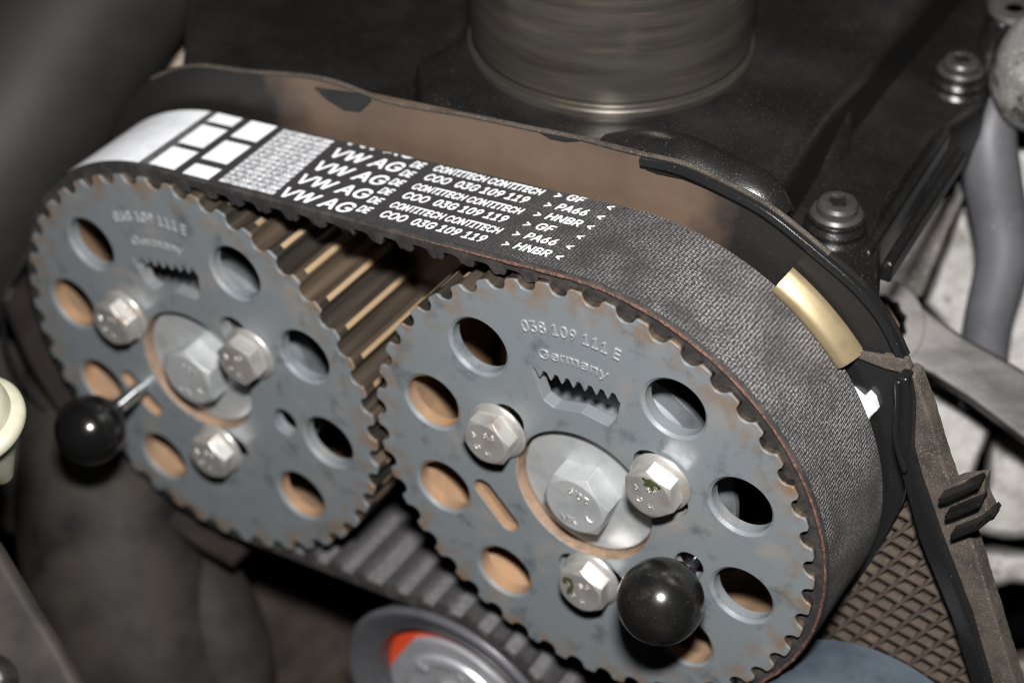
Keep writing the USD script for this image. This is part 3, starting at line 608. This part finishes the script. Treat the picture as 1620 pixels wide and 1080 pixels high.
# ------------------------------------------------------------------ cylinder head cover and filler neck
Zp = lambda z: (0, 0, z); NZ = (0, 0, 1)
vc = thing('cylinder_head_cover', 'large black dusty plastic cylinder head cover', 'engine cover', (-20, 100, 70))
part(vc, 'upper_deck', slab([(655, 86), (664, 150), (700, 215), (900, 240), (1010, 232), (1090, 258), (1170, 300), (1222, 314), (1262, 250), (1300, 192), (1314, 170), (1465, -5), (1560, -115), (900, -115), (742, 40)], NZ, Zp(70), 40, 6, 3, .35, 30, 3, 3), M['black'], True)
part(vc, 'left_deck', slab([(285, 118), (300, 108), (383, 120), (560, 160), (690, 205), (720, 60), (800, -10), (800, -115), (300, -115), (292, 30)], NZ, Zp(52), 30, 4, 3, .5, 25, 8, 3), M['black'], True)
part(vc, 'right_shelf', slab([(1215, 330), (1300, 200), (1460, 10), (1560, -110), (1700, -110), (1620, 10), (1560, 160), (1480, 215), (1400, 330), (1392, 470), (1330, 440), (1250, 380)], NZ, Zp(50), 22, 3, 3, .5, 20, 5, 3), M['black'], True)
for a in ([(1362, 392), (1378, 400), (1505, 205), (1490, 196)], [(1395, 412), (1412, 418), (1530, 235), (1514, 228)]):
    part(vc, 'side_rail', slab(a, NZ, Zp(51.5), 6, 1.6), M['black'], True)
part(vc, 'front_shoulder', tube(on_plane([(960, 236), (1010, 240), (1080, 256), (1150, 290), (1205, 322), (1232, 350)], [0, 1, 0], [0, 52, 0]), [4, 6, 7, 7, 7, 5], 32), M['black'], True)
part(vc, 'corner_column', tube([on_plane([q], NZ, Zp(h))[0] for q, h in (((1302, 168), 58), ((1285, 225), 50), ((1262, 290), 40), ((1245, 330), 30))], [9, 11, 13, 14], 32), M['black'], True)
def torx_bolt(px, py, z, r, label):
    c = on_plane([(px, py)], NZ, Zp(z))[0]
    t = thing('cover_bolt', label, 'bolt', tuple(c))
    part(t, 'boss', spin([(r*1.35, -22), (r*1.35, -8), (r*1.2, -6.5), (r*1.25, -5), (r*1.1, -3.4), (r*1.15, -2.2), (0, -2.0)], c, NZ, 40), M['black'], 30)
    part(t, 'flange', spin([(0, -2.1), (r*1.04, -2.1), (r*1.08, -1.5), (r*.96, -.6), (0, -.5)], c, NZ, 48), M['torx'], 40)
    head = man(spin([(0, -.6), (r*.84, -.6), (r*.84, .9), (r*.74, 1.9), (r*.58, 2.3), (0, 2.3)], (0, 0, 0), NZ, 48))
    star = Polygon([((r*.46 if k % 2 else r*.33)*math.cos(k*math.pi/6), (r*.46 if k % 2 else r*.33)*math.sin(k*math.pi/6)) for k in range(12)]).buffer(.15)
    st = trimesh.creation.extrude_polygon(star, 6, engine='earcut'); st.apply_translation([0, 0, .8])
    sv, sf = tri(st); part(t, 'socket', (np.c_[sv[:, :2]*1.02, np.where(sv[:, 2] > 2, 1.2, .7)]+c, sf), M['void'], False)
    v, f = tri(head-man(st)); part(t, 'socket_head', (v+c, f), M['torx'], 30)
torx_bolt(1325, 328, 58, 6.6, 'dusty dark star-socket bolt near the right end of the belt cover')
torx_bolt(1521, 102, 58, 6.4, 'blurred dark star-socket bolt near the upper right corner')
fn = thing('filler_neck', 'dark scratched metal cylinder standing on the engine cover', 'cylinder', (-53, 101, 70))
part(fn, 'cylinder_wall', spin([(30, 0), (40.2, 0), (41, .6), (41, 2.6), (40.4, 3.2), (39.0, 3.4), (39.0, 4.4), (39.8, 5.2), (39.8, 36), (39.0, 37.4), (37.6, 38), (33, 38), (31, 36), (30, 10)], (-53, 101, 69), NZ, 160), M['darkmetal'], 30)
part(fn, 'inner_face', spin([(0, 33.5), (31.5, 33.5), (31.5, 36.5), (0, 36.5)], (-53, 101, 69), NZ, 96), M['torx'], 30)
# ------------------------------------------------------------------ engine castings at the right
eb = thing('engine_casting', 'bright rough cast aluminium engine parts at the right edge', 'engine block', (90, 100, 30), kind=None)
NC = (.25, -.72, .62)
def depth(px, py, t): return C+t*(((px-810)/FPX)*R_-((py-540)/FPX)*U_+D_)
part(eb, 'casting_face', slab([(1462, 480), (1500, 380), (1530, 290), (1590, 220), (1680, 190), (1680, 680), (1560, 600)], NC, depth(1550, 450, 585), 14, 2.5, 0, .9, 7, 2, 2.2), M['alu'], True)
part(eb, 'casting_flange', slab([(1378, 440), (1400, 350), (1440, 300), (1520, 215), (1552, 262), (1500, 370), (1462, 470), (1430, 480)], NC, depth(1450, 380, 572), 10, 1.5, 0, .7, 6, 4, 2.2), M['dullalu'], True)
part(eb, 'casting_rib', slab([(1440, 600), (1520, 610), (1585, 640), (1548, 730), (1525, 790), (1490, 780), (1462, 690)], NC, depth(1510, 700, 580), 12, 2, 0, .9, 7, 6, 2.2), M['alu'], True)
part(eb, 'casting_web', slab([(1568, 690), (1600, 690), (1680, 740), (1680, 850), (1590, 855), (1535, 838), (1560, 770)], NC, depth(1600, 780, 590), 12, 3, 0, 1.4, 8, 9, 2.2), M['alu'], True)
part(eb, 'casting_ledge', slab([(1525, 862), (1560, 868), (1680, 880), (1680, 930), (1600, 925), (1550, 940)], NC, depth(1600, 890, 592), 12, 3, 0, 1., 8, 12, 2.2), M['alu'], True)
part(eb, 'casting_step', slab([(1600, 590), (1680, 560), (1680, 730), (1640, 720), (1590, 690), (1580, 640)], NC, depth(1620, 650, 602), 12, 3, 0, 1., 8, 14, 2.2), M['dullalu'], True)
part(eb, 'casting_foot', slab([(1580, 1050), (1680, 1020), (1680, 1110), (1590, 1110)], NC, depth(1620, 1060, 600), 12, 3, 0, 1., 8, 15, 2.2), M['dullalu'], True)
lump = rough_up(ball(depth(1652, 112, 545), 1, 4, (15, 18, 19)), 1.2, 7, 5, 2)
solo('round_housing', lump, M['alu2'], 'rounded pale grey casting at the upper right corner with dark stains', 'housing', True)
hp = thing('pipe_fitting', 'dark ribbed pipe end in the very top right corner', 'pipe fitting', tuple(depth(1605, 10, 560)))
part(hp, 'collar', spin([(4, -6), (8, -6), (8.3, -3), (7.6, -2), (8.3, -1), (8.3, 2), (7, 3), (4.4, 3)], depth(1606, 8, 560), (.1, -.5, .85), 40), M['torx'], 30)
part(hp, 'pipe', tube([depth(1590, 30, 560), depth(1570, 70, 565), depth(1545, 140, 575)], [5, 4.5, 4], 16), M['black'], True)
gh = [depth(1592, 150, 555), depth(1568, 195, 556), depth(1566, 260, 558), depth(1580, 340, 561), depth(1586, 410, 563), depth(1570, 480, 566), depth(1558, 550, 570), depth(1556, 640, 575)]
solo('grey_hose', tube(gh, [6.5, 8.0, 8.8, 8.5, 8.2, 7.6, 7.4, 7.4], 32), M['hose'], 'smooth grey rubber hose hanging in front of the bright casting at right', 'hose', True)
# ------------------------------------------------------------------ ring spanner
NW = (.36, -.60, .72); ow = depth(1450, 530, 545)
x, y, z = basis(NW); ow = np.array(ow)
def wpt(pts): q = on_plane(pts, NW, ow)-ow; return np.c_[q@x, q@y]
rcn = wpt([(1388, 512)])[0]
top = wpt([(1433, 457), (1447, 472), (1486, 503), (1524, 530), (1571, 556), (1660, 608)]); bot = wpt([(1700, 745), (1620, 694), (1540, 634), (1478, 594), (1438, 575), (1405, 560)])
rad_o = np.linalg.norm(wpt([(1425, 448)])[0]-rcn)
spoly = Polygon(np.vstack([rcn[None], top, bot])).buffer(0).union(Point(rcn).buffer(rad_o, 48)).buffer(-2).buffer(2)
rin = np.linalg.norm(wpt([(1432, 497)])[0]-rcn)
hole = Polygon([(rcn[0]+(rin if k % 2 else rin*.9)*math.cos(k*math.pi/12), rcn[1]+(rin if k % 2 else rin*.9)*math.sin(k*math.pi/12)) for k in range(24)]).buffer(.3)
ringp = Point(rcn).buffer(rad_o, 48).difference(hole)
sp_ = trimesh.creation.extrude_polygon(ringp, 6.5, engine='earcut'); v = np.array(sp_.vertices)
spn = thing('ring_spanner', 'worn chrome ring spanner reaching in from the right edge', 'spanner', tuple(ow))
part(spn, 'ring', (ow+v[:, :1]*x+v[:, 1:2]*y+(v[:, 2:]-6.5)*z, np.array(sp_.faces)), M['chrome'], 30)
shaft = spoly.difference(Point(rcn).buffer(rad_o-5, 48))
if shaft.geom_type != 'Polygon': shaft = max(shaft.geoms, key=lambda g: g.area)
part(spn, 'handle', rounded(shaft, -6.2, -.5, 1.1, (ow, x, y, z), 6), M['chrome'], 40)
nut = ow+rcn[0]*x+rcn[1]*y-7*z
solo('spanner_nut', spin([(0, -6), (rin*.8, -6), (rin*.8, 3.5), (rin*.6, 4.4), (0, 4.4)], nut, z, 6), M['hubbrown'], 'rusty brown nut inside the ring of the spanner', 'nut', False)
# ------------------------------------------------------------------ blurred things at the left and below
solo('large_pipe', tube([depth(330, -260, 640), depth(150, -10, 630), depth(60, 120, 622), depth(-60, 310, 615), depth(-230, 560, 610)], 33, 64), M['pipe'], 'big blurred grey-brown pipe filling the upper left corner', 'pipe', True)
solo('lower_duct', tube([depth(150, 560, 650), depth(165, 700, 640), depth(180, 860, 632), depth(215, 1000, 632), depth(290, 1200, 640)], [24, 29, 32, 31, 28], 64), M['darkpipe'], 'big blurred brown duct at the lower left below the black ball', 'duct', True)
solo('small_duct', tube([depth(290, 850, 640), depth(318, 930, 632), depth(345, 1010, 632), depth(372, 1120, 640)], [9, 15, 17, 15], 40), M['darkpipe'], 'smaller dark rounded duct beside the big duct, lower left of the belt', 'duct', True)
solo('side_panel', slab([(-60, 500), (60, 560), (110, 640), (60, 760), (40, 860), (-60, 800)], (.3, -.6, .6), depth(20, 660, 640), 6, 2), M['darkpipe'], 'dark grey panel behind the cream cap at the left edge', 'panel', True)
solo('sheet_metal', slab([(-80, 800), (-10, 858), (42, 945), (95, 1030), (150, 1130), (-80, 1130)], (.2, -.6, .7), depth(30, 980, 395), 4, 1.8), M['darkpipe'], 'grey-brown sheet metal in the lower left corner', 'sheet metal', True)
solo('rubber_plug', ball(depth(-12, 1070, 385), 1, 4, (5.8, 4.8, 4.8)), M['black'], 'dark rounded rubber plug in the bottom left corner', 'plug', True)
lp = thing('splash_shield', 'blurred dark brown shield below the left sprocket, left of the tensioner', 'shield', tuple(P(460, 980, -50)))
part(lp, 'panel_sheet', slab([(362, 905), (380, 872), (430, 858), (700, 980), (700, 1120), (420, 1120), (385, 1010)], (0, -.85, .5), P(460, 980, -50), 4, 2), M['shield'], True)
for a in ((400, 1100, 540, 940), (450, 1110, 580, 965), (490, 1120, 620, 975)):
    part(lp, 'panel_rib', tube([on_plane([q], (0, -.85, .5), P(460, 980, -50))[0] for q in (a[:2], a[2:])], 1.6, 12), M['shield'], True)
part(lp, 'panel_edge', tube([on_plane([q], (0, -.85, .5), P(460, 980, -50))[0] for q in ((362, 895), (372, 960), (395, 1030), (415, 1110))], 2.2, 16), M['black'], True)
cp = thing('cream_cap', 'cream white plastic cap at the left edge beside the black ball', 'cap', tuple(depth(-42, 672, 470)))
cz = depth(-46, 668, 470); ax = (.02, -.25, .97)
part(cp, 'dome', spin([(0, 13), (5, 12.6), (9, 11), (11, 8), (11.4, 4), (11.4, -1), (0, -1)], cz, ax, 64), M['cream'], 50)
part(cp, 'collar', spin([(0, -1.5), (13.5, -1.5), (14.2, -.4), (14.2, 1.2), (13.4, 2.2), (11.3, 3.2), (0, 3.2)], cz, ax, 64), M['cream'], 40)
part(cp, 'neck', spin([(0, -24), (3, -24), (12.0, -1.4), (0, -1.4)], cz, ax, 64), M['cream'], 40)
solo('beige_bracket', slab([(232, 128), (262, 92), (293, 52), (300, 70), (306, 108), (300, 140), (220, 175)], (.1, -.8, .6), depth(270, 100, 660), 5, 1, 0, .5, 5, 3, 3), M['beige'], 'small bright beige casting seen between the big pipe and the cover', 'casting', True)
